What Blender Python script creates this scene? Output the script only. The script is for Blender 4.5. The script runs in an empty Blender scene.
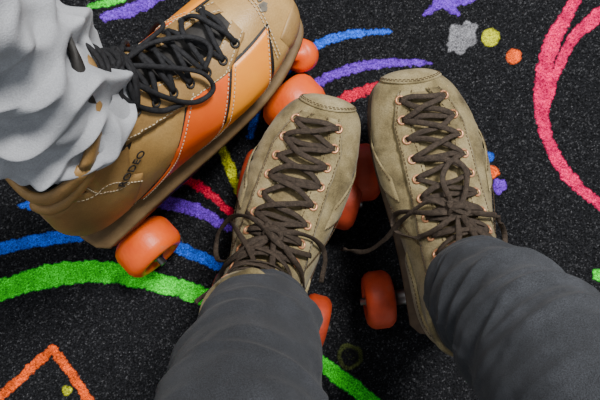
import bpy, math, random
import numpy as np
from mathutils import Vector, Matrix, noise
from mathutils.kdtree import KDTree
random.seed(4); np.random.seed(4)
S=bpy.context.scene
COL=S.collection

# ------------------------------------------------------------ materials
def nmat(name, base, rough=0.8, metal=0.0, spec=0.3, sheen=0.0):
    m=bpy.data.materials.new(name); m.use_nodes=True
    b=m.node_tree.nodes['Principled BSDF']
    b.inputs['Base Color'].default_value=(*base,1); b.inputs['Roughness'].default_value=rough
    b.inputs['Metallic'].default_value=metal; b.inputs['Specular IOR Level'].default_value=spec
    if sheen: b.inputs['Sheen Weight'].default_value=sheen
    return m
def noisy(name, stops, scale=30, detail=6, rough=0.85, bump=0.2, bscale=600, bdist=0.001, spec=0.3, sheen=0.0, metal=0.0, coords='Object', stretch=(1,1,1), fine=None):
    m=nmat(name, stops[0][1], rough, metal, spec, sheen); nt=m.node_tree; N=nt.nodes; L=nt.links
    b=N['Principled BSDF']
    tc=N.new('ShaderNodeTexCoord'); mp=N.new('ShaderNodeMapping'); mp.inputs['Scale'].default_value=stretch
    L.new(tc.outputs[coords],mp.inputs['Vector'])
    n=N.new('ShaderNodeTexNoise'); n.inputs['Scale'].default_value=scale; n.inputs['Detail'].default_value=detail; n.inputs['Roughness'].default_value=0.62
    L.new(mp.outputs[0],n.inputs['Vector'])
    r=N.new('ShaderNodeValToRGB'); e=r.color_ramp.elements
    while len(e)<len(stops): e.new(0.5)
    for i,(p,c) in enumerate(stops): e[i].position=p; e[i].color=(*c,1)
    L.new(n.outputs['Fac'],r.inputs['Fac'])
    n2=N.new('ShaderNodeTexNoise'); n2.inputs['Scale'].default_value=bscale; n2.inputs['Detail'].default_value=3
    L.new(tc.outputs[coords],n2.inputs['Vector'])
    out=r.outputs['Color']
    if fine:
        mr=N.new('ShaderNodeMapRange'); mr.inputs['From Min'].default_value=0.3; mr.inputs['From Max'].default_value=0.7
        mr.inputs['To Min'].default_value=fine[0]; mr.inputs['To Max'].default_value=fine[1]
        L.new(n2.outputs['Fac'],mr.inputs['Value'])
        mx=N.new('ShaderNodeMix'); mx.data_type='RGBA'; mx.blend_type='MULTIPLY'; mx.inputs[0].default_value=1
        L.new(out,mx.inputs[6]); L.new(mr.outputs[0],mx.inputs[7]); out=mx.outputs[2]
    L.new(out,b.inputs['Base Color'])
    bp=N.new('ShaderNodeBump'); bp.inputs['Strength'].default_value=bump; bp.inputs['Distance'].default_value=bdist
    L.new(n2.outputs['Fac'],bp.inputs['Height']); L.new(bp.outputs[0],b.inputs['Normal'])
    return m

SUEDE=noisy('suede',[(0.34,(.09,.067,.028)),(0.5,(.225,.176,.082)),(0.68,(.335,.275,.148))],scale=30,detail=9,bump=.6,bscale=900,sheen=.10,fine=(.7,1.2),rough=.92)
SUEDE2=noisy('suede_overlay',[(0.34,(.10,.075,.032)),(0.5,(.24,.188,.09)),(0.68,(.355,.292,.16))],scale=36,detail=9,bump=.6,bscale=900,sheen=.10,fine=(.7,1.2),rough=.9)
TONGUE_B=noisy('tongue_brown',[(0.3,(.11,.08,.034)),(0.7,(.24,.185,.092))],scale=60,bump=.5,fine=(.7,1.2))
LACE_B=noisy('lace_brown',[(0.3,(.022,.015,.010)),(0.7,(.062,.044,.031))],scale=300,bump=.9,bscale=1300,fine=(.5,1.5),rough=.8)
NUBUCK=noisy('nubuck_tan',[(0.3,(.31,.17,.05)),(0.5,(.45,.265,.085)),(0.7,(.56,.35,.13))],scale=16,detail=8,bump=.3,bscale=700,fine=(.88,1.1),rough=.42,spec=.5)
NUBUCK2=noisy('nubuck_dark',[(0.3,(.21,.115,.038)),(0.5,(.33,.19,.065)),(0.7,(.42,.26,.10))],scale=16,detail=8,bump=.3,bscale=700,fine=(.88,1.1),rough=.48,spec=.45)
ORSTR=noisy('stripe_redorange',[(0.3,(.78,.085,.004)),(0.7,(.92,.15,.008))],scale=20,bump=.15,rough=.35,spec=.5)
YESTR=noisy('stripe_amber',[(0.3,(.86,.24,.008)),(0.7,(.95,.34,.014))],scale=20,bump=.15,rough=.35,spec=.5)
DARK=noisy('dark_trim',[(0.3,(.012,.011,.010)),(0.7,(.035,.032,.03))],scale=60,bump=.3,rough=.6)
LACE_K=noisy('lace_black',[(0.3,(.005,.005,.006)),(0.7,(.022,.022,.025))],scale=300,bump=.9,bscale=1300,rough=.7)
STITCH=nmat('stitch_cream',(.62,.52,.36),.7)
STITCH_D=nmat('stitch_brown',(.075,.048,.024),.8)
SOLE_B=noisy('sole_leather',[(0.3,(.04,.025,.015)),(0.7,(.10,.065,.04))],scale=50,bump=.3,rough=.7)
SOLE_T=noisy('sole_tan',[(0.3,(.12,.07,.03)),(0.7,(.22,.14,.06))],scale=50,bump=.3,rough=.6)
PLATE=noisy('plate_nylon',[(0.3,(.010,.010,.011)),(0.7,(.03,.03,.03))],scale=60,bump=.2,rough=.4,spec=.5)
STEEL=noisy('steel',[(0.3,(.20,.195,.19)),(0.7,(.42,.41,.40))],scale=80,bump=.05,rough=.4,metal=1)
COPPER=noisy('eyelet_copper',[(0.3,(.50,.22,.10)),(0.7,(.80,.42,.24))],scale=90,bump=.05,rough=.4,metal=.6)
WH_R=noisy('wheel_redorange',[(0.3,(.26,.026,.008)),(0.55,(.44,.046,.012)),(0.75,(.32,.08,.045))],scale=45,detail=8,bump=.3,bscale=300,rough=.55,spec=.4)
WH_O=noisy('wheel_orange',[(0.3,(.80,.085,.004)),(0.6,(.93,.13,.007)),(0.75,(.7,.18,.07))],scale=40,detail=8,bump=.25,bscale=300,rough=.42,spec=.45)
SKIN=noisy('skin',[(0.3,(.42,.22,.15)),(0.7,(.54,.31,.22))],scale=30,bump=.1,rough=.55)
GREYMARK=noisy('scuff_grey',[(0.3,(.10,.09,.075)),(0.7,(.22,.19,.15))],scale=120,bump=.3)
LINING=noisy('lining',[(0.3,(.03,.025,.02)),(0.7,(.07,.055,.04))],scale=100,bump=.3)
DENIM=noisy('denim_charcoal',[(0.3,(.017,.018,.021)),(0.5,(.027,.029,.034)),(0.7,(.046,.049,.057))],scale=14,detail=8,bump=.5,bscale=1500,fine=(.5,1.5),rough=.88,sheen=.05)
FLEECE=noisy('fleece_grey',[(0.3,(.30,.31,.335)),(0.5,(.39,.40,.425)),(0.75,(.47,.48,.51))],scale=20,detail=8,bump=.4,bscale=1100,fine=(.84,1.12),rough=.95,sheen=.08)

# ------------------------------------------------------------ helpers
def mkobj(name, verts, faces, mat, parent=None, smooth=True, sub=0, mats=None, fm=None):
    me=bpy.data.meshes.new(name); me.from_pydata([tuple(v) for v in verts],[],[tuple(f) for f in faces]); me.validate(); me.update()
    for mm in (mats or [mat]): me.materials.append(mm)
    if fm is not None:
        me.polygons.foreach_set('material_index',fm)
    if smooth: me.polygons.foreach_set('use_smooth',[True]*len(me.polygons))
    o=bpy.data.objects.new(name,me); COL.objects.link(o)
    if parent: o.parent=parent
    if sub:
        s=o.modifiers.new('s','SUBSURF'); s.levels=sub; s.render_levels=sub
    return o
def empty(name,loc=(0,0,0),rot=(0,0,0),parent=None):
    o=bpy.data.objects.new(name,None); o.location=loc; o.rotation_euler=rot; o.empty_display_size=.05
    COL.objects.link(o)
    if parent:o.parent=parent
    return o
def catmull(P,u):
    P=np.asarray(P,float); n=len(P); u=np.clip(u,0,n-1-1e-9); i=int(u); f=u-i
    p0=P[i-1] if i>0 else 2*P[0]-P[1]; p1=P[i]; p2=P[i+1]; p3=P[i+2] if i+2<n else 2*P[n-1]-P[n-2]
    return 0.5*((2*p1)+(-p0+p2)*f+(2*p0-5*p1+4*p2-p3)*f*f+(-p0+3*p1-3*p2+p3)*f**3)
def smoothpath(P,k=8):
    n=len(P); return [catmull(P,i/k) for i in range((n-1)*k+1)]
def sweep_data(pts,nrm,w,t,sides=8,taper=False):
    V=[];F=[];n=len(pts)
    pts=[Vector(p) for p in pts]
    for i,p in enumerate(pts):
        T=(pts[min(i+1,n-1)]-pts[max(i-1,0)])
        if T.length<1e-9: T=Vector((0,1,0))
        T.normalize(); N=Vector(nrm[i]) if hasattr(nrm[0],'__len__') else Vector(nrm)
        sd=T.cross(N)
        if sd.length<1e-4: sd=T.cross(Vector((1,.1,0)))
        sd.normalize(); N=sd.cross(T).normalized()
        for k in range(sides):
            a=2*math.pi*k/sides
            V.append(p+sd*(w/2*math.cos(a))+N*(t/2*math.sin(a)))
    for i in range(n-1):
        for k in range(sides):
            F.append((i*sides+k,i*sides+(k+1)%sides,(i+1)*sides+(k+1)%sides,(i+1)*sides+k))
    F.append(tuple(range(sides))[::-1]); F.append(tuple((n-1)*sides+k for k in range(sides)))
    return V,F
class Acc:
    def __init__(s): s.V=[];s.F=[]
    def add(s,V,F):
        o=len(s.V); s.V+=list(V); s.F+=[tuple(i+o for i in f) for f in F]
    def obj(s,name,mat,parent,smooth=True,sub=0): return mkobj(name,s.V,s.F,mat,parent,smooth,sub)
def lathe(profile,axis='x',seg=40,center=(0,0,0)):
    V=[];F=[];n=len(profile); c=Vector(center)
    for k in range(seg):
        a=2*math.pi*k/seg
        for (r,x) in profile:
            if axis=='x': V.append(c+Vector((x,r*math.cos(a),r*math.sin(a))))
            else: V.append(c+Vector((r*math.cos(a),r*math.sin(a),x)))
    for k in range(seg):
        k2=(k+1)%seg
        for j in range(n-1):
            F.append((k*n+j,k2*n+j,k2*n+j+1,k*n+j+1))
    return V,F

# ------------------------------------------------------------ boot surface
class Boot:
    def __init__(s,rings,m,curve,narrow=.20):
        s.R=np.array(rings,float); s.n=len(rings); s.m=m; s.L=rings[0][0]; s.curve=curve; s.nw=narrow
    def xs(s,y): return s.m*s.curve*(max(0,y/s.L-.35)**2)*1.6
    def P(s,t,th,off=0.0):
        if off:
            e=.02
            a=s.P(t+e,th)-s.P(t-e,th); b=s.P(t,th+e)-s.P(t,th-e)
            N=b.cross(a); N.normalize()
            p=s.P(t,th); c=s.cen(t)
            if N.dot(p-c)<0:N=-N
            return p+N*off
        yb,zb,yt,zt,w=catmull(s.R,t)
        c=math.cos(th); q=math.sin(th)
        ex=.72 if q<0 else .95
        a=math.copysign(abs(c)**(.80 if q>=0 else .7),c); b=math.copysign(abs(q)**ex,q)
        zf=min(1,max(0,t/3))
        nar=1-s.nw*max(0,b)**(2 if s.nw<.25 else 1.3)*zf - .10*abs(min(0,b))
        cy=(yb+yt)/2; cz=(zb+zt)/2; vy=(yt-yb)/2; vz=(zt-zb)/2
        y=cy+vy*b; z=cz+vz*b
        return Vector((w*a*nar+s.xs(y),y,z))
    def cen(s,t):
        yb,zb,yt,zt,w=catmull(s.R,t); y=(yb+yt)/2
        return Vector((s.xs(y),y,(zb+zt)/2))
    def N(s,t,th):
        return (s.P(t,th,.001)-s.P(t,th)).normalized()
    def th_at(s,t,xo,side):
        for k in range(90):
            th=math.pi/2-side*k*math.radians(1)
            if abs(s.P(t,th).x-s.P(t,math.pi/2).x)>=xo: return th
        return th
    def patch(s,t0,t1,flo,fhi,off,thick,nu=40,nv=14):
        V=[];F=[]
        cols=nv+3
        for i in range(nu+1):
            u=i/nu
            ta,tb=(t0(u) if callable(t0) else t0),(t1(u) if callable(t1) else t1)
            row=[]
            for j in range(nv+1):
                v=j/nv
                t=ta+(tb-ta)*u if not callable(t0) else ta+(tb-ta)*v
                th=flo(u)+(fhi(u)-flo(u))*v if not callable(t0) else flo+(fhi-flo)*u
                row.append((t,th))
            edge_u=(i==0 or i==nu)
            V.append(s.P(*row[0],off-thick))
            for j,(t,th) in enumerate(row):
                o=off
                if edge_u:o=off-thick
                elif j in(0,nv) or i in (1,nu-1): o=off-thick*.25
                V.append(s.P(t,th,max(o,.0001)))
            V.append(s.P(*row[-1],off-thick))
        for i in range(nu):
            for j in range(cols-1):
                a=i*cols+j
                F.append((a,a+1,a+1+cols,a+cols))
        return V,F
    def stitches(s,path,off,acc,step=.0038,ln=.0024,w=.0009):
        pts=[s.P(t,th,off) for t,th in path]; ns=[s.N(t,th) for t,th in path]
        d=0;nextd=0
        for i in range(len(pts)-1):
            sg=(pts[i+1]-pts[i]); l=sg.length
            if l<1e-7: continue
            while nextd<d+l:
                f=(nextd-d)/l; p=pts[i]+sg*f; T=sg.normalized()
                acc.add(*sweep_data([p-T*ln/2,p-T*ln*.2,p+T*ln*.2,p+T*ln/2],[ns[i]]*4,w,w*.8,6))
                nextd+=step
            d+=l

def lerp(a,b,u): return a+(b-a)*u
def tpath(f,n=120): return [f(i/n) for i in range(n+1)]

def build_wheels(root,spec,matw,wr,ww,track,ys,roll=0,xoff=0):
    for ai,yy in enumerate(ys):
        ax=empty('truck_%d'%(ai+1),(xoff,yy,wr),(0,roll,0),root)
        A=Acc()
        A.add(*lathe([(0,-track/2-ww*.62),(.004,-track/2-ww*.62),(.004,track/2+ww*.62),(0,track/2+ww*.62)],seg=16))
        A.obj('axle',STEEL,ax)
        H=Acc()
        H.add(*lathe([(0,-track/2+ww*.5),(.008,-track/2+ww*.5),(.009,-track*.2),(.014,-.012),(.014,.012),(.009,track*.2),(.008,track/2-ww*.5),(0,track/2-ww*.5)],seg=20))
        H.add(*lathe([(0,0),(.013,0),(.015,.008),(.012,.014),(.015,.020),(.013,.030),(0,.032)],axis='z',seg=20,center=(0,.004 if ai else -.004,.0)))
        H.obj('hanger',PLATE if spec=='big' else STEEL,ax)
        for si,sd in enumerate((-1,1)):
            W=Acc()
            h=ww/2
            prof=[(.010,-h*.55),(.016,-h*.60),(.0175,-h*.62),(.0185,-h*.86),(wr-.010,-h*.98),(wr-.006,-h*.93),(wr-.002,-h*.72),(wr,-h*.45),(wr,h*.45),(wr-.002,h*.72),(wr-.006,h*.93),(wr-.010,h*.98),(.0185,h*.86),(.0175,h*.62),(.016,h*.60),(.010,h*.55)]
            W.add(*lathe(prof,seg=56,center=(sd*track/2,0,0)))
            W.obj('wheel_%d'%(si+1),matw,ax)
            B=Acc()
            for q in(-1,1):
                B.add(*lathe([(.0045,q*h*.52),(.006,q*h*.66),(.0085,q*h*.66),(.0088,q*h*.60),(.0115,q*h*.60),(.0118,q*h*.66),(.0150,q*h*.66),(.0150,q*h*.5)],seg=32,center=(sd*track/2,0,0)))
            B.obj('bearing_%d'%(si+1),PLATE,ax)
            Nn=Acc(); x0=sd*(track/2+h*.60)
            Nn.add(*lathe([(0,x0-.0),(.0062,x0),(.0065,x0+sd*.001),(.0062,x0+sd*.005),(.004,x0+sd*.0055),(.004,x0+sd*.007),(0,x0+sd*.007)],seg=6))
            Nn.obj('nut_%d'%(si+1),STEEL,ax,smooth=False)

def build_sole(bt,parent,mat,th,ov,zc=0.003):
    left=[];right=[]
    N=60
    for i in range(N+1):
        t=9.9*i/N
        yb,zb,yt,zt,w=catmull(bt.R,t)
        cx=bt.xs(yb); ww=(w*.93+ov)
        left.append((cx-ww,yb)); right.append((cx+ww,yb))
    yb0=bt.R[0][0]+ov; cx0=bt.xs(bt.L)
    out=right+[(right[-1][0]*.78,right[-1][1]-.009),(right[-1][0]*.35,right[-1][1]-.014),(left[-1][0]*.35,left[-1][1]-.014),(left[-1][0]*.78,left[-1][1]-.009)]+left[::-1]
    out.append((cx0-.005,yb0)); out.append((cx0+.005,yb0))
    n=len(out); V=[];F=[]
    cxm=sum(p[0] for p in out)/n; cym=sum(p[1] for p in out)/n
    lv=[(zc,-.0025),(zc-.0012,0),(zc-th+.0015,0),(zc-th,-.0025)]
    for z,ins in lv:
        for (x,y) in out:
            d=Vector((x-cxm,(y-cym)*.4)); d.normalize()
            V.append(Vector((x+d.x*ins,y+d.y*ins,z)))
    for l in range(3):
        for k in range(n): F.append((l*n+k,(l+1)*n+k,(l+1)*n+(k+1)%n,l*n+(k+1)%n))
    F.append(tuple(range(n))); F.append(tuple(3*n+k for k in range(n))[::-1])
    mkobj('outsole',V,F,mat,parent)
    return out

def drape_fn(bt):
    pts=[]
    for i in range(120):
        t=.0+ (bt.n-1)*i/119
        for k in range(60):
            th=math.radians(-5+190*k/59); pts.append(bt.P(t,th))
    kd=KDTree(len(pts))
    for i,p in enumerate(pts): kd.insert((p.x,p.y,0),i)
    kd.balance()
    def f(x,y):
        r=kd.find_n((x,y,0),4); z=max(pts[i].z for _,i,_ in r); d=r[0][2]
        return z-max(0,d-.003)*1.6
    return f

def build_boot(root,name,rings,m,curve,kind,zs,roll=0.0,bows=[],xoff=0,krow=2,seed=0):
    rnd=random.Random(seed)
    big=kind=='big'
    bt=Boot(rings,m,curve,.36 if big else .20)
    B=empty('boot',(xoff,0,zs),(0,roll,0),root)
    base,over=(NUBUCK,NUBUCK2) if big else (SUEDE,SUEDE2)
    nt,nth=110,64; tm=bt.n-1
    V=[];F=[];fm=[]
    for i in range(nt+1):
        t=tm*i/nt
        for k in range(nth):
            th=2*math.pi*k/nth; p=bt.P(t,th)
            if t>.3: 
                nn=noise.noise(p*38+Vector((seed*3,0,0)))*.0011
                cr=math.exp(-((p.y/bt.L-.70)/.07)**2)*.0010*math.sin(p.y*520+2*noise.noise(p*30))
                nrm=(p-bt.cen(t)); nrm.normalize(); p=p+nrm*(nn+cr-.0004)
            V.append(p)
    t_thr=3.8 if big else 2.6
    for i in range(nt):
        for k in range(nth):
            F.append((i*nth+k,(i+1)*nth+k,(i+1)*nth+(k+1)%nth,i*nth+(k+1)%nth))
            t=tm*(i+.5)/nt; p=bt.P(t,2*math.pi*(k+.5)/nth)
            q=bt.P(t,math.pi/2)
            fm.append(1 if (t>t_thr+.15 and math.sin(2*math.pi*(k+.5)/nth)>0 and abs(p.x-q.x)<(.017 if big else .015)) else 0)
    c=len(V); V.append(Vector((bt.cen(0).x,bt.R[0][0]+.001,bt.cen(0).z)))
    for k in range(nth): F.append((c,k,(k+1)%nth)); fm.append(0)
    prev=nt*nth
    for lv,(ins,dz) in enumerate([(.004,0.0015),(.0065,-.006),(.0065,-.03)]):
        st=len(V); cc=bt.cen(tm)
        for k in range(nth):
            p=bt.P(tm,2*math.pi*k/nth); d=(cc-p).normalized()
            V.append(p+d*ins+Vector((0,0,dz)))
        for k in range(nth):
            F.append((prev+k,st+k,st+(k+1)%nth,prev+(k+1)%nth)); fm.append(2)
        prev=st
    mkobj('upper',V,F,None,B,mats=[base,TONGUE_B if not big else DARK,LINING],fm=fm)
    for dt,rr_,nm in (((.05,.015,'collar_roll'),(.55,.013,'collar_pad')) if big else ((.05,.008,'collar_roll'),)):
        A=Acc()
        for cen in ((0,) if dt<.1 else (0,32)):
            ks=range(0,65) if dt<.1 else (range(cen-13,cen+11) if cen==0 else range(cen-10,cen+14))
            ring=[bt.P(tm-dt,2*math.pi*k/64,.001) for k in ks]
            A.add(*sweep_data(ring,[(bt.P(tm-dt,2*math.pi*k/64)-bt.P(tm-dt-.5,2*math.pi*k/64)).normalized() for k in ks],.008 if big else .005,rr_,12))
        A.obj(nm,over if not big else NUBUCK2,B)
    out=build_sole(bt,B,SOLE_T if big else SOLE_B,.007 if big else .006,.0022 if big else .0020)
    if big:
        lo=[Vector((x*.97,y*.985+.002,-.006)) for x,y in out]; n=len(out)
        V=lo+[Vector((x*.95,y*.98+.003,-.014 if y<.13 else -.010)) for x,y in out]
        F=[(k,n+k,n+(k+1)%n,(k+1)%n) for k in range(n)]+[tuple(n+k for k in range(n))[::-1]]
        mkobj('midsole',V,F,DARK,B)
    ST=Acc(); SD=Acc()
    xi=.014 if not big else .015; xo=.031 if not big else .034
    te=tm-.15
    for sd in(-1,1):
        def fl(u,sd=sd,te=te):
            t=lerp(t_thr,te,u); return bt.th_at(t,xi*min(1,.35+u*8) ,sd)
        def fh(u,sd=sd,te=te):
            t=lerp(t_thr,te,u); return bt.th_at(t,xi+(xo-xi)*min(1,.25+u*6),sd)
        A=Acc(); A.add(*bt.patch(t_thr,te,fl,fh,.0026,.0026,60,8)); A.obj('lace_stay_%s'%('l' if sd<0 else 'r'),over,B)
        bt.stitches(tpath(lambda u:(lerp(t_thr+.08,te-.05,u),fh(u)+sd*.06)),.0028,ST if big else SD)
        bt.stitches(tpath(lambda u:(lerp(t_thr+.12,te-.05,u),fl(u)-sd*.06)),.0028,ST if big else SD)
    if big:
        A=Acc()
        A.add(*bt.patch(.15,3.1,lambda u:math.radians(-20),lambda u:math.radians(20+10*math.sin(u*3.1)),.0016,.0016,30,14))
        A.add(*bt.patch(.15,3.1,lambda u:math.radians(200),lambda u:math.radians(160-10*math.sin(u*3.1)),.0016,.0016,30,14))
        A.obj('toe_bumper',NUBUCK2,B)
        for dd in(.0,.12):
            bt.stitches(tpath(lambda u:(3.25-.4*math.cos((u-.5)*2*2.2)+dd,lerp(math.radians(10),math.radians(170),u))),.0010,ST)
    else:
        A=Acc()
        A.add(*bt.patch(lambda u:.35,lambda u:2.25-.9*abs(2*u-1)**1.5,math.radians(0),math.radians(180),.0016,.0016,50,14)); A.obj('toe_cap',over,B)
        for dd in(2.12,2.02):
            bt.stitches(tpath(lambda u:(dd-.9*abs(2*u-1)**1.5,lerp(0.02,math.pi-.02,u))),.0019,SD)
    for sd in(-1,1):
        TH=lambda deg:math.radians(deg) if sd>0 else math.radians(180-deg)
        A=Acc()
        A.add(*bt.patch(9.0 if big else 8.0,tm-.8,lambda u:TH(-60-10*u),lambda u:TH(lerp(4,-25 if not big else -12,u)+14*math.sin(u*3.14)),.0018,.0018,40,14))
        A.obj('heel_counter_%s'%('l' if sd<0 else 'r'),over,B)
        bt.stitches(tpath(lambda u:(lerp(9.1 if big else 8.4,tm-.9,u),TH(lerp(4,-25 if not big else -12,u)+14*math.sin(u*3.14)-4))),.002,ST if big else SD)
        if not big:
            for dd in (0,.15,):
                bt.stitches(tpath(lambda u:(lerp(4.6,8.0,u)+dd,TH(lerp(-30,34,u**.7)))),.0012,SD)
            bt.stitches(tpath(lambda u:(tm-.55,TH(lerp(-80,50,u)))),.0012,SD)
            A=Acc(); A.add(*bt.patch(lambda u:lerp(3.2,5.4,u),lambda u:lerp(5.2,6.2,u),TH(-30),TH(30),.0013,.0013,30,12)); A.obj('vamp_panel_%s'%('l' if sd<0 else 'r'),over,B)
            for k0,k1 in((3.3,5.5),(5.1,6.1)):
                bt.stitches(tpath(lambda u:(lerp(k0,k1,u),TH(lerp(-28,29,u)))),.0016,SD)
        else:
            def quad(tl0,tl1,th0,th1,dl,dh,off,mat,nm,bow=.0):
                A=Acc()
                A.add(*bt.patch(lambda u:lerp(tl0,th0,u)+bow*math.sin(u*3.14),lambda u:lerp(tl1,th1,u)+bow*math.sin(u*3.14),TH(dl),TH(dh),off,off,30,18))
                A.obj(nm+('_l' if sd<0 else '_r'),mat,B)
            quad(8.85,4.75,6.35,3.05,-39,47,.0011,DARK,'side_backing')
            quad(8.75,6.72,6.25,4.75,-38,46,.0024,ORSTR,'stripe_redorange',.10)
            quad(6.62,4.85,4.66,3.15,-38,45,.0024,YESTR,'stripe_amber',.10)
            for tl,tt in((8.65,6.18),(6.82,4.82),(6.52,4.58),(4.95,3.22)):
                bt.stitches(tpath(lambda u:(lerp(tl,tt,u)+.1*math.sin(u*3.14),TH(lerp(-37,45,u)))),.0029,ST)
            A=Acc(); A.add(*bt.patch(9.6,tm-.25,lambda u:TH(lerp(2,-8,u)),lambda u:TH(lerp(38,44,u)),.0016,.0016,30,12)); A.obj('ankle_panel_%s'%('l' if sd<0 else 'r'),NUBUCK2,B)
            bt.stitches(tpath(lambda u:(lerp(9.7,tm-.3,u),TH(lerp(4,-6,u)))),.0019,ST)
            bt.stitches(tpath(lambda u:(lerp(1,9,u),TH(-42))),.0010,ST)
    if ST.V: ST.obj('stitching_cream',STITCH,B)
    if SD.V: SD.obj('stitching_brown',STITCH_D,B)
    # eyelets + laces
    ne=9 if big else 10
    t0=t_thr+.45; t1=te-.45 if not big else te-.35
    ex=xi+(.008 if not big else .009)
    eye={}; E=Acc()
    tt=[lerp(t0,t1,i/60) for i in range(61)]
    pl=[bt.P(t,math.pi/2) for t in tt]; cum=[0]
    for i in range(60): cum.append(cum[-1]+(pl[i+1]-pl[i]).length)
    tl=[float(np.interp(cum[-1]*i/(ne-1),cum,tt)) for i in range(ne)]
    for i,t in enumerate(tl):
        for sd in(-1,1):
            th=bt.th_at(t,ex*(1 if i else .85),sd); p=bt.P(t,th,.0032); N=bt.N(t,th); eye[(i,sd)]=(t,th)
            a=N.orthogonal().normalized(); b=N.cross(a)
            rg=[p+(a*math.cos(q*math.pi/6)+b*math.sin(q*math.pi/6))*.0036 for q in range(13)]
            E.add(*sweep_data(rg,[N]*13,.0022,.0018,6))
    E.obj('eyelets',COPPER if not big else DARK,B)
    LW,LT=(.0052,.0020) if not big else (.0048,.0038)
    LM=LACE_B if not big else LACE_K
    A=Acc()
    def bar(ea,eb,lift,wob,n=18,w=LW,tws=0):
        (ta,tha),(tb,thb)=ea,eb; pts=[];ns=[]
        ph=rnd.uniform(0,6)
        for k in range(n+1):
            u=k/n; t=lerp(ta,tb,u)+wob*math.sin(u*math.pi)+.05*math.sin(u*6+ph)*math.sin(u*math.pi); th=lerp(tha,thb,u)
            o=.0022+lift*math.sin(u*math.pi)**.6
            pts.append(bt.P(t,th,o)); N=bt.N(t,th); sidev=N.cross(Vector((1,0,0)))
            ns.append((N+sidev*tws*math.sin(u*math.pi*1.0+ph*.2)).normalized())
        A.add(*sweep_data(pts,ns,w,LT,10))
    for i in range(ne):
        for sd in(-1,1):
            if i<ne-1:
                bar(eye[(i,sd)],eye[(i+1,-sd)],.0040+(.0024 if (sd>0)==(i%2==0) else 0)+rnd.uniform(0,.0015),rnd.uniform(-.14,.14),tws=rnd.uniform(-.6,.6))
        if i==0: bar(eye[(0,-1)],eye[(0,1)],.004,0)
        elif not big and i%2: bar(eye[(i,-1)],eye[(i,1)],.0025,rnd.uniform(-.05,.05))
    dr=drape_fn(bt)
    kr=ne-1-krow
    (ta,_)=eye[(kr,1)]; K=bt.P(ta,math.pi/2,.004); ky=K.y; kx=K.x
    bar(eye[(kr,-1)],eye[(kr,1)],.009,.05); bar(eye[(kr,-1)],eye[(kr,1)],.0075,-.12)
    bar(eye[(ne-1,-1)],eye[(ne-1,1)],.006,0)
    for q in range(4):
        rg=[Vector((kx+.0075*math.cos(a+q),ky+.005*math.sin(a+q*.7)+.0012*q,K.z+.008+.004*math.sin(a+q*2))) for a in [j*math.pi/6 for j in range(13)]]
        A.add(*sweep_data(rg,[(0,.3,1)]*13,LW*.9,LT*1.3,8))
    for bi,path in enumerate(bows):
        P=[(kx+x,ky+y,h) for x,y,h in path]
        sm=smoothpath(P,12); pts=[]
        for x,y,h in sm: pts.append(Vector((x,y,max(dr(x,y),-.04)+h+.002)))
        for _ in range(5):
            pts=[pts[0]]+[Vector((pts[j].x,pts[j].y,max(pts[j].z*.4+(pts[j-1].z+pts[j+1].z)*.3,dr(pts[j].x,pts[j].y)+.0035))) for j in range(1,len(pts)-1)]+[pts[-1]]
        tw=[Vector((.6*math.sin(j*.13+bi),.6*math.cos(j*.15+bi*2),1)) for j in range(len(pts))]
        A.add(*sweep_data(pts,tw,LW*.96,LT,10))
    A.obj('laces',LM,B)
    # tongue
    V=[];F=[]
    base_t=tm-1.0; nU,nV=14,10
    for side_off in(0,1):
        for i in range(nU+1):
            u=i/nU
            p0=bt.P(base_t,math.pi/2); p1=bt.P(tm,math.pi/2)
            c0=p0+Vector((0,-.006,-.006)); c1=p1+Vector((0,.002,.010 if not big else .018)); c2=p1+Vector((0,.008,.018 if not big else .030))
            c=c0.lerp(c1,u).lerp(c1.lerp(c2,u),u)
            hw=(.026 if not big else .030)*(1-.35*max(0,u-.7)/.3)
            for j in range(nV+1):
                v=2*j/nV-1
                V.append(c+Vector((hw*v,-.013*v*v-(.006 if side_off else 0),-.006*v*v-(.001 if side_off else 0))))
    w=nV+1; n1=(nU+1)*w
    for i in range(nU):
        for j in range(nV):
            a=i*w+j; F.append((a,a+1,a+1+w,a+w)); F.append((n1+a,n1+a+w,n1+a+1+w,n1+a+1))
    for i in range(nU):
        F.append((i*w,(i+1)*w,n1+(i+1)*w,n1+i*w)); F.append((i*w+nV,n1+i*w+nV,n1+(i+1)*w+nV,(i+1)*w+nV))
    for j in range(nV):
        a=nU*w+j; F.append((a,a+1,n1+a+1,n1+a))
    mkobj('tongue',V,F,SUEDE if not big else DARK,B)
    # plate
    L=bt.L; n=24; V=[];F=[]
    for i in range(n+1):
        u=i/n; y=lerp(L*.04,L*.96,u)
        wdt=.030*(.6+.4*math.cos((u-.5)*2*math.pi*2)**2)*(.7 if i in(0,n) else 1)
        for (x,z) in((-1,-.006),(-1,-.012),(-.5,-.018),(.5,-.018),(1,-.012),(1,-.006)): V.append(Vector((x*wdt,y,z)))
    for i in range(n):
        for k in range(6): F.append((i*6+k,i*6+(k+1)%6,(i+1)*6+(k+1)%6,(i+1)*6+k))
    F.append(tuple(range(6))); F.append(tuple(n*6+k for k in range(6))[::-1])
    mkobj('plate',V,F,PLATE if big else STEEL,B)
    V=[]
    for z in(-.003,-.014):
        for k in range(24):
            a=2*math.pi*k/24; V.append(Vector((.032*math.cos(a),L*.13+ .042*math.sin(a),z)))
    F=[(k,24+k,24+(k+1)%24,(k+1)%24) for k in range(24)]+[tuple(24+k for k in range(24))]
    mkobj('heel_lift',V,F,SOLE_B if not big else DARK,B)
    A=Acc(); A.add(*lathe([(0,0),(.014,0),(.017,-.003),(.018,-.016),(.013,-.022),(.006,-.022),(.006,-.050),(0,-.050)][::-1] ,axis='z',seg=28))
    o=A.obj('toe_stop',WH_O if big else WH_R,B); o.location=(.018 if big else m*.006,L*(.89 if not big else .955),-.064); o.rotation_euler=(math.radians(180+25),0,0)
    return bt,B

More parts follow.
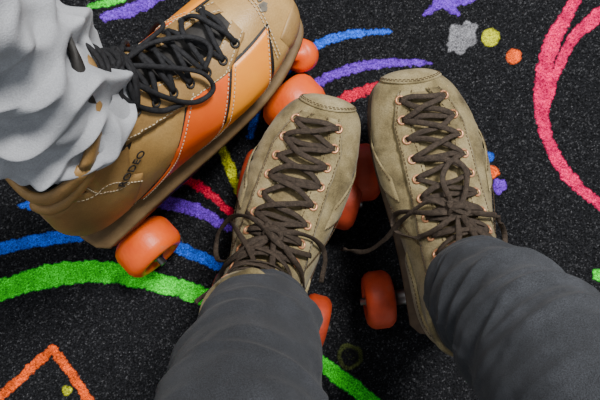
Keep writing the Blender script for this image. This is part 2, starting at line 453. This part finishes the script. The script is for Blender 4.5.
SU=[(.257,.018,.257,.026,.006),(.255,.006,.253,.040,.023),(.247,.001,.243,.050,.036),(.232,0,.226,.056,.045),(.205,0,.197,.061,.052),(.175,0,.167,.068,.054),(.140,0,.138,.079,.051),(.105,0,.118,.092,.046),(.070,0,.105,.105,.042),(.035,0,.098,.117,.040),(.008,.008,.094,.126,.039),(-.002,.040,.092,.133,.039),(0,.075,.091,.138,.039),(.003,.105,.090,.142,.040)]
SUL=[(a,b,c,d,w*.91) for a,b,c,d,w in SU]
SUR=[(a,b,c,d,w*.95) for a,b,c,d,w in SU]
BG=[(.305,.022,.305,.032,.007),(.302,.006,.299,.050,.024),(.293,.001,.287,.064,.036),(.275,0,.267,.073,.044),(.245,0,.238,.082,.051),(.210,0,.207,.093,.053),(.170,0,.182,.108,.051),(.130,0,.165,.126,.048),(.090,0,.153,.142,.046),(.045,0,.146,.156,.045),(.010,.010,.142,.168,.044),(.002,.05,.141,.178,.043),(.016,.10,.140,.187,.043),(.034,.145,.139,.195,.044)]
R=math.radians
r1=empty('suede_roller_skate',(-.050,-.147,0),(0,0,R(-14.5)))
bowL=[[(0,0,.006),(-.018,.008,.014),(-.040,.006,.010),(-.056,-.014,.006),(-.052,-.036,.005),(-.034,-.032,.010),(-.012,-.008,.012),(0,0,.008)],
      [(0,0,.006),(.016,-.010,.014),(.030,-.024,.012),(.036,-.046,.010),(.024,-.052,.012),(.010,-.026,.014),(0,0,.008)],
      [(0,0,.006),(-.012,-.014,.012),(-.030,-.030,.010),(-.040,-.050,.008),(-.044,-.066,.006)],
      [(0,0,.006),(.014,.006,.012),(.034,.004,.008),(.046,-.010,.005),(.048,-.034,.004)],
      [(-.03,.012,.006),(-.01,.004,.014),(.010,-.006,.014),(.034,-.010,.008)],
      [(-.045,.0,.006),(-.02,-.012,.012),(.0,-.026,.014),(.024,-.036,.010)]]
build_boot(r1,'L',SUL,1,.020,'suede',.082,roll=R(-4),bows=bowL,xoff=.004,krow=3,seed=1)
build_wheels(r1,'suede',WH_R,.031,.030,.100,(.030,.166),xoff=.009)
r2=empty('suede_roller_skate',(.147,-.130,0),(0,0,R(7)))
bowR=[[(0,0,.006),(-.020,.012,.014),(-.040,-.000,.010),(-.056,-.020,.006),(-.072,-.032,.0),(-.092,-.030,-.01)],
      [(0,0,.006),(.020,-.004,.014),(.040,-.010,.010),(.052,-.028,.008),(.042,-.044,.010),(.018,-.026,.014),(0,0,.008)],
      [(0,0,.006),(-.008,-.018,.016),(-.018,-.040,.014),(-.012,-.058,.012),(.004,-.044,.016),(.004,-.016,.014),(0,0,.008)],
      [(0,0,.006),(.010,.016,.012),(.016,.034,.008),(.006,.044,.008),(-.006,.030,.010),(-.004,.010,.012),(0,0,.008)],
      [(0,0,.006),(-.018,-.010,.012),(-.036,-.018,.008),(-.048,-.010,.004),(-.044,.004,.004),(-.024,.002,.012),(0,0,.008)],
      [(0,0,.008),(.012,-.020,.016),(.022,-.040,.014),(.046,-.040,.008)]]
build_boot(r2,'R',SUR,-1,.020,'suede',.082,bows=bowR,krow=3,seed=2)
build_wheels(r2,'suede',WH_R,.031,.032,.110,(.030,.168),xoff=-.004)
r3=empty('hockey_boot_roller_skate',(-.228,-.021,0),(0,0,R(-46)))
bowB=[[(0,0,.006),(-.020,.012,.016),(-.048,.014,.012),(-.066,-.004,.008),(-.056,-.026,.008),(-.024,-.016,.014),(0,0,.010)],
      [(0,0,.006),(.012,.020,.018),(.026,.042,.014),(.038,.040,.010),(.036,.018,.008),(.020,.002,.014),(0,0,.010)],
      [(0,0,.006),(-.012,.024,.016),(-.026,.046,.012),(-.044,.046,.008),(-.056,.030,.004)],
      [(0,0,.006),(.012,-.010,.014),(.024,-.012,.010),(.032,-.002,.006),(.034,.014,.004)],
      [(0,0,.008),(-.010,.03,.016),(.000,.056,.014),(.014,.062,.010),(.024,.046,.008)],
      [(0,0,.008),(-.022,-.006,.014),(-.044,-.022,.010),(-.064,-.040,.004)]]
bt3,B3=build_boot(r3,'B',BG,-1,.020,'big',.088,roll=R(-10),bows=bowB,xoff=.006,krow=2,seed=3)
build_wheels(r3,'big',WH_O,.034,.040,.130,(.028,.244),roll=R(-5),xoff=.002)
fc=bpy.data.curves.new('lettering','FONT'); fc.body='RODEO'; fc.size=.0105; fc.extrude=.0004; fc.materials.append(DARK); fc.align_x='CENTER'; fc.align_y='CENTER'
fo=bpy.data.objects.new('lettering',fc); COL.objects.link(fo); fo.parent=B3
tL,thL=9.6,R(14)
p=bt3.P(tL,thL,.0035); Nn=bt3.N(tL,thL)
xax=Vector((0,.95,.30)); xax=(xax-Nn*xax.dot(Nn)).normalized(); yax=Nn.cross(xax)
fo.matrix_local=Matrix.Translation(p)@Matrix((xax,yax,Nn)).transposed().to_4x4()
A=Acc()
for (t,th,rt,rh) in((2.5,80,.26,.05),(2.75,66,.20,.05),(2.0,70,.15,.05)):
    V=[bt3.P(t,R(th),.0012)];n=20
    for k in range(n):
        a=2*math.pi*k/n; q=1+.8*noise.noise(Vector((math.cos(a)*1.6,math.sin(a)*1.6,t*7)))
        V.append(bt3.P(t+rt*q*math.cos(a),R(th)+rh*2*q*math.sin(a),.0011))
    F=[(0,1+k,1+(k+1)%n) for k in range(n)]
    A.add(V,F)
A.obj('scuff_marks',GREYMARK,B3)

# ------------------------------------------------------------ legs
def limb(name,path,radii,parent,mat,fold,nth=150,nk=40,sub=1,cap=True,hem=True):
    sm=smoothpath([tuple(p) for p in path],nk); rr=[float(catmull(np.array(radii)[:,None],i/nk)[0]) for i in range(len(sm))]
    pts=[Vector(p) for p in sm]; V=[];F=[]
    ref=Vector((1,0,0)); s=0
    for i,p in enumerate(pts):
        T=(pts[min(i+1,len(pts)-1)]-pts[max(i-1,0)]).normalized()
        a=(ref-T*ref.dot(T)).normalized(); b=T.cross(a); ref=a
        if i: s+=(p-pts[i-1]).length
        for k in range(nth):
            th=2*math.pi*k/nth
            r=rr[i]+fold(s,th,p)
            V.append(p+(a*math.cos(th)+b*math.sin(th))*r)
    n=len(pts)
    for i in range(n-1):
        for k in range(nth): F.append((i*nth+k,i*nth+(k+1)%nth,(i+1)*nth+(k+1)%nth,(i+1)*nth+k))
    if hem:
        st=len(V); T=(pts[1]-pts[0]).normalized()
        for lv,(q,dz) in enumerate([(.96,-.001),(.93,.003),(.92,.03)]):
            for k in range(nth): V.append(pts[0]+(V[k]-pts[0])*q+T*dz)
            pr=0 if lv==0 else st+(lv-1)*nth
            cu=st+lv*nth
            for k in range(nth): F.append((pr+k,cu+k,cu+(k+1)%nth,pr+(k+1)%nth))
    if cap:
        V.append(pts[-1]); c=len(V)-1
        for k in range(nth): F.append(((n-1)*nth+k,(n-1)*nth+(k+1)%nth,c))
    return mkobj(name,V,F,mat,parent,sub=sub)
def ridge(v,p=2.2,e=.03):
    x=noise.noise(v)*p
    return 1-min(1,math.sqrt(x*x+e)-math.sqrt(e))
def jeans_fold(seed):
    def f(s,th,p):
        env=math.exp(-(s/.10)**2); st=min(1,s/.025)
        v=Vector((math.cos(th)*1.1,math.sin(th)*1.1,s*13+seed))
        d=.005*noise.noise(v)*(.4+.6*st)
        w=th+s*5+seed
        v2=Vector((math.cos(w)*.55,math.sin(w)*.55,s*34+seed*2))
        d+=(.0055*env+.0022)*(ridge(v2,3.0,.02)-.6)*(.3+.7*st)
        w=th-s*7
        v3=Vector((math.cos(w)*.6+9,math.sin(w)*.6,s*58+seed*5))
        d+=(.0036*env+.0012)*(ridge(v3,3.0,.02)-.6)*(.2+.8*st)
        d+=.0003*noise.noise(Vector((math.cos(th)*7,math.sin(th)*7,s*110)))
        for t0 in (0.25,3.35):
            q=(th-t0+math.pi)%(2*math.pi)-math.pi
            d+=.0016*math.exp(-(q/.05)**2)+.0008*math.exp(-((q-.12)/.05)**2)
        if s<.013: d+=.0014
        return d+.0015
    return f
def fleece_fold(seed):
    def f(s,th,p):
        env=math.exp(-(s/.16)**2); st=min(1,.4+s/.04)
        v=Vector((math.cos(th)*1.0,math.sin(th)*1.0,s*8+seed))
        d=.007*noise.noise(v)
        w=th*1.0+s*12
        v2=Vector((math.cos(w)*.9,math.sin(w)*.9,s*18+seed))
        d+=(.008*env+.008)*(ridge(v2,3.0,.02)-.35)*st
        w=th-s*7
        v3=Vector((math.cos(w)*1.1+5,math.sin(w)*1.1,s*32+seed))
        d+=(.005*env+.003)*(ridge(v3,2.8,.02)-.35)*st
        return d
    return f
p1=empty('person')
limb('jeans_leg_left',[(-.029,-.092,.206),(-.032,-.102,.250),(-.036,-.126,.31),(-.042,-.165,.38),(-.05,-.235,.475),(-.06,-.32,.50),(-.08,-.45,.50),(-.10,-.62,.49)],[.038,.043,.051,.056,.062,.067,.076,.083],p1,DENIM,jeans_fold(1.3))
limb('jeans_leg_right',[(.138,-.066,.210),(.146,-.078,.255),(.160,-.102,.31),(.182,-.147,.38),(.20,-.225,.475),(.19,-.32,.50),(.16,-.45,.50),(.12,-.62,.49)],[.039,.044,.052,.058,.063,.067,.076,.083],p1,DENIM,jeans_fold(7.7))
zero=lambda s,th,p:0.0
limb('ankle_left',[(-.034,-.090,.15),(-.030,-.088,.20),(-.032,-.104,.25),(-.036,-.13,.29)],[.031,.030,.026,.024],p1,SKIN,zero,nth=40,nk=8,hem=False)
limb('ankle_right',[(.138,-.066,.15),(.137,-.062,.20),(.145,-.080,.25),(.157,-.104,.29)],[.031,.030,.026,.024],p1,SKIN,zero,nth=40,nk=8,hem=False)
p2=empty('person')
limb('sweatpants_leg',[(-.174,.061,.228),(-.182,.073,.262),(-.195,.090,.31),(-.210,.107,.38),(-.231,.125,.50),(-.250,.12,.65),(-.262,.10,.80),(-.268,.09,.92)],[.050,.052,.050,.052,.060,.072,.082,.09],p2,FLEECE,fleece_fold(3.1))
limb('sock',[(-.160,.055,.17),(-.165,.060,.22),(-.178,.072,.27),(-.19,.088,.30)],[.034,.034,.032,.032],p2,DARK,zero,nth=40,nk=8,hem=False)

# ------------------------------------------------------------ carpet
FS=886.0
def px(x,y): return ((x-300)/FS,(200-y)/FS)
xs=np.concatenate([np.linspace(-2.2,-.43,30)[:-1],np.linspace(-.43,.43,940),np.linspace(.43,2.2,30)[1:]])
ys=np.concatenate([np.linspace(-2.2,-.31,30)[:-1],np.linspace(-.31,.31,680),np.linspace(.31,2.2,30)[1:]])
X,Y=np.meshgrid(xs,ys); nx,ny=len(xs),len(ys)
def blurn(a,k):
    for _ in range(k): a=(a+np.roll(a,1,0)+np.roll(a,-1,0)+np.roll(a,1,1)+np.roll(a,-1,1))/5
    return a
def rn(k):
    a=blurn(np.random.randn(*X.shape),k); return a/a.std()
C=np.empty(X.shape+(3,)); C[:]=(.012,.0125,.0145)
C*= (0.4+1.2*np.random.rand(*X.shape)**2)[...,None]
tuft=rn(1)
C+=(np.clip(tuft-1.1,0,2)*.030)[...,None]*np.array((1,1,1.05))
C+=((np.random.rand(*X.shape)>.96)*np.random.rand(*X.shape))[...,None]*np.array((.09,.09,.095))
jit=rn(3); jit2=rn(30)
wearm=np.clip(.88+.12*jit2,.5,1.1)
def paint(mask_d,col,jj=1.0):
    a=np.clip((jj*(.0006*jit+.0004*jit2)-mask_d)/.0016+.5,0,1)
    a=a*np.where(np.random.rand(*X.shape)>.06,1,.35)
    col=np.array(col)*(0.55+.75*np.random.rand(*X.shape))[...,None]*wearm[...,None]
    C[:]=C*(1-a[...,None])+col*a[...,None]
def stroke(pts,w,col):
    P=smoothpath([px(*p) for p in pts],14) if len(pts)>2 else [np.array(px(*pts[0]))*(1-k/20)+np.array(px(*pts[1]))*k/20 for k in range(21)]
    ws=w if hasattr(w,'__len__') else [w]*len(pts)
    W=[np.interp(i/(len(P)-1)*(len(ws)-1),range(len(ws)),ws)/FS/2 for i in range(len(P))]
    D=np.full(X.shape,9.0)
    for i in range(len(P)-1):
        a=np.array(P[i]);b=np.array(P[i+1]);ab=b-a;L2=(ab**2).sum()+1e-12
        x0,x1=min(a[0],b[0])-.03,max(a[0],b[0])+.03;y0,y1=min(a[1],b[1])-.03,max(a[1],b[1])+.03
        i0,i1=np.searchsorted(xs,[x0,x1]);j0,j1=np.searchsorted(ys,[y0,y1])
        xx=X[j0:j1,i0:i1];yy=Y[j0:j1,i0:i1]
        u=np.clip(((xx-a[0])*ab[0]+(yy-a[1])*ab[1])/L2,0,1)
        d=np.hypot(xx-a[0]-u*ab[0],yy-a[1]-u*ab[1])-(W[i]+(W[i+1]-W[i])*u)
        D[j0:j1,i0:i1]=np.minimum(D[j0:j1,i0:i1],d)
    paint(D,col)
def blob(c,r,col,wob=0.0):
    cx,cy=px(*c); a=np.arctan2(Y-cy,X-cx)
    rr=r/FS*(1+wob*np.sin(3*a+1)+wob*.7*np.sin(5*a+c[0]))
    paint(np.hypot(X-cx,Y-cy)-rr,col,.5)
GREEN=(.05,.84,.035);BLUE=(.02,.13,.80);PURP=(.20,.05,.70);RED=(.76,.010,.06);MAG=(.88,.004,.13);YEL=(.66,.68,.02);ORG=(.95,.13,.012);GRY=(.24,.24,.26)
stroke([(-40,312),(0,291),(50,276),(100,272),(150,281),(210,299),(270,328),(320,363),(375,405),(420,450)],[18,20,22,21,19,17,15,15,15,15],GREEN)
stroke([(-30,258),(0,249),(40,240),(85,235),(130,237),(175,247),(218,265)],[10,12,13,13,11,13,10],BLUE)
stroke([(140,199),(165,203),(195,210),(228,228)],[8,12,13,7],PURP)
stroke([(175,176),(200,187),(230,212)],[7,9,6],RED)
stroke([(221,146),(230,168),(237,192)],[7,11,6],YEL)
stroke([(250,136),(262,98),(290,66),(318,44),(350,34),(390,31)],[6,8,7,8,7,4],BLUE)
stroke([(300,100),(312,87),(340,72),(380,63),(430,63)],[6,9,10,9,5],PURP)
stroke([(325,112),(345,98),(380,86)],[6,11,9],RED)
stroke([(105,16),(130,10),(165,-6)],[8,12,9],PURP)
stroke([(90,6),(112,1),(130,-6)],[6,7,5],GREEN)
stroke([(425,14),(440,2),(446,-10)],[4,12,14],PURP); stroke([(446,2),(458,14)],[12,4],PURP); stroke([(448,2),(475,-4)],[12,7],PURP)
blob((462,38),14,GRY,.12); blob((470,28),7,GRY,.2); blob((452,46),5,GRY,.2)
blob((491,37),9,YEL,.02); blob((514,56),7.5,ORG,.02)
stroke([(590,-25),(570,10),(550,50),(542,95),(547,135),(566,172),(605,208),(640,225)],[10,12,17,15,12,12,9,8],MAG)
stroke([(625,-5),(600,14),(574,38),(556,75),(549,105)],[12,13,11,9,5],MAG)
blob((488,157),6,BLUE,.08); blob((493,172),6,ORG,.08); blob((500,186),7,PURP,.1)
stroke([(-12,408),(20,378),(52,350)],[9,9,9],ORG); stroke([(52,350),(72,376),(95,412)],[9,9,9],ORG)
blob((66,391),5,YEL,.05); blob((350,357),13,(.07,.085,.025),.05); blob((350,357),9,(.012,.012,.014),.05)
blob((599,275),6,GREEN,.1); blob((30,205),5,BLUE,.1); blob((610,300),9,ORG,.1)
stroke([(20,206),(40,200)],[5,6],BLUE)
Z=np.minimum(-.0026+.0026*np.random.rand(*X.shape)+.0005*tuft,.0006)
verts=np.stack([X,Y,Z],-1).reshape(-1,3)
idx=np.arange(nx*ny).reshape(ny,nx)
q=np.stack([idx[:-1,:-1],idx[:-1,1:],idx[1:,1:],idx[1:,:-1]],-1).reshape(-1,4)
me=bpy.data.meshes.new('floor'); me.vertices.add(nx*ny); me.vertices.foreach_set('co',verts.ravel().astype(np.float32))
me.loops.add(q.size); me.loops.foreach_set('vertex_index',q.ravel().astype(np.int32))
me.polygons.add(len(q)); me.polygons.foreach_set('loop_start',np.arange(0,q.size,4,dtype=np.int32)); me.polygons.foreach_set('loop_total',np.full(len(q),4,dtype=np.int32))
me.update(calc_edges=True)
ca=me.color_attributes.new('pile','FLOAT_COLOR','POINT')
ca.data.foreach_set('color',np.concatenate([C.reshape(-1,3),np.ones((nx*ny,1))],1).ravel().astype(np.float32))
fl=bpy.data.objects.new('floor',me); COL.objects.link(fl)
m=nmat('carpet',(.02,.02,.02),1.0,0,.12); nt=m.node_tree
at=nt.nodes.new('ShaderNodeAttribute'); at.attribute_name='pile'
tc=nt.nodes.new('ShaderNodeTexCoord'); nz=nt.nodes.new('ShaderNodeTexNoise'); nz.inputs['Scale'].default_value=650; nz.inputs['Detail'].default_value=2
mr=nt.nodes.new('ShaderNodeMapRange'); mr.inputs['From Min'].default_value=.3; mr.inputs['From Max'].default_value=.7; mr.inputs['To Min'].default_value=.55; mr.inputs['To Max'].default_value=1.45
mx=nt.nodes.new('ShaderNodeMix'); mx.data_type='RGBA'; mx.blend_type='MULTIPLY'; mx.inputs[0].default_value=1
L=nt.links; L.new(tc.outputs['Object'],nz.inputs['Vector']); L.new(nz.outputs['Fac'],mr.inputs['Value']); L.new(at.outputs['Color'],mx.inputs[6]); L.new(mr.outputs[0],mx.inputs[7]); L.new(mx.outputs[2],nt.nodes['Principled BSDF'].inputs['Base Color'])
me.materials.append(m)

# ------------------------------------------------------------ light, camera
W=bpy.data.worlds.new('World'); S.world=W; W.use_nodes=True
W.node_tree.nodes['Background'].inputs[0].default_value=(.90,.95,1,1); W.node_tree.nodes['Background'].inputs[1].default_value=.48
def area(loc,tgt,size,power,col):
    l=bpy.data.lights.new('ceiling_panel_light','AREA'); l.shape='RECTANGLE'; l.size=size[0]; l.size_y=size[1]; l.energy=power; l.color=col
    o=bpy.data.objects.new('ceiling_panel_light',l); o.location=loc; COL.objects.link(o)
    o.rotation_euler=(Vector(tgt)-Vector(loc)).to_track_quat('-Z','Y').to_euler()
area((.8,1.2,2.4),(0,0,0),(.7,.4),118,(1,.98,.95))
area((-1.0,.9,2.5),(0,0,0),(.6,.6),24,(.95,.98,1))
cam=bpy.data.cameras.new('Camera'); co=bpy.data.objects.new('Camera',cam); COL.objects.link(co)
co.location=(0,0,.70); co.rotation_euler=(0,0,0); cam.lens=37.2; cam.sensor_width=36; cam.clip_start=.01
S.camera=co
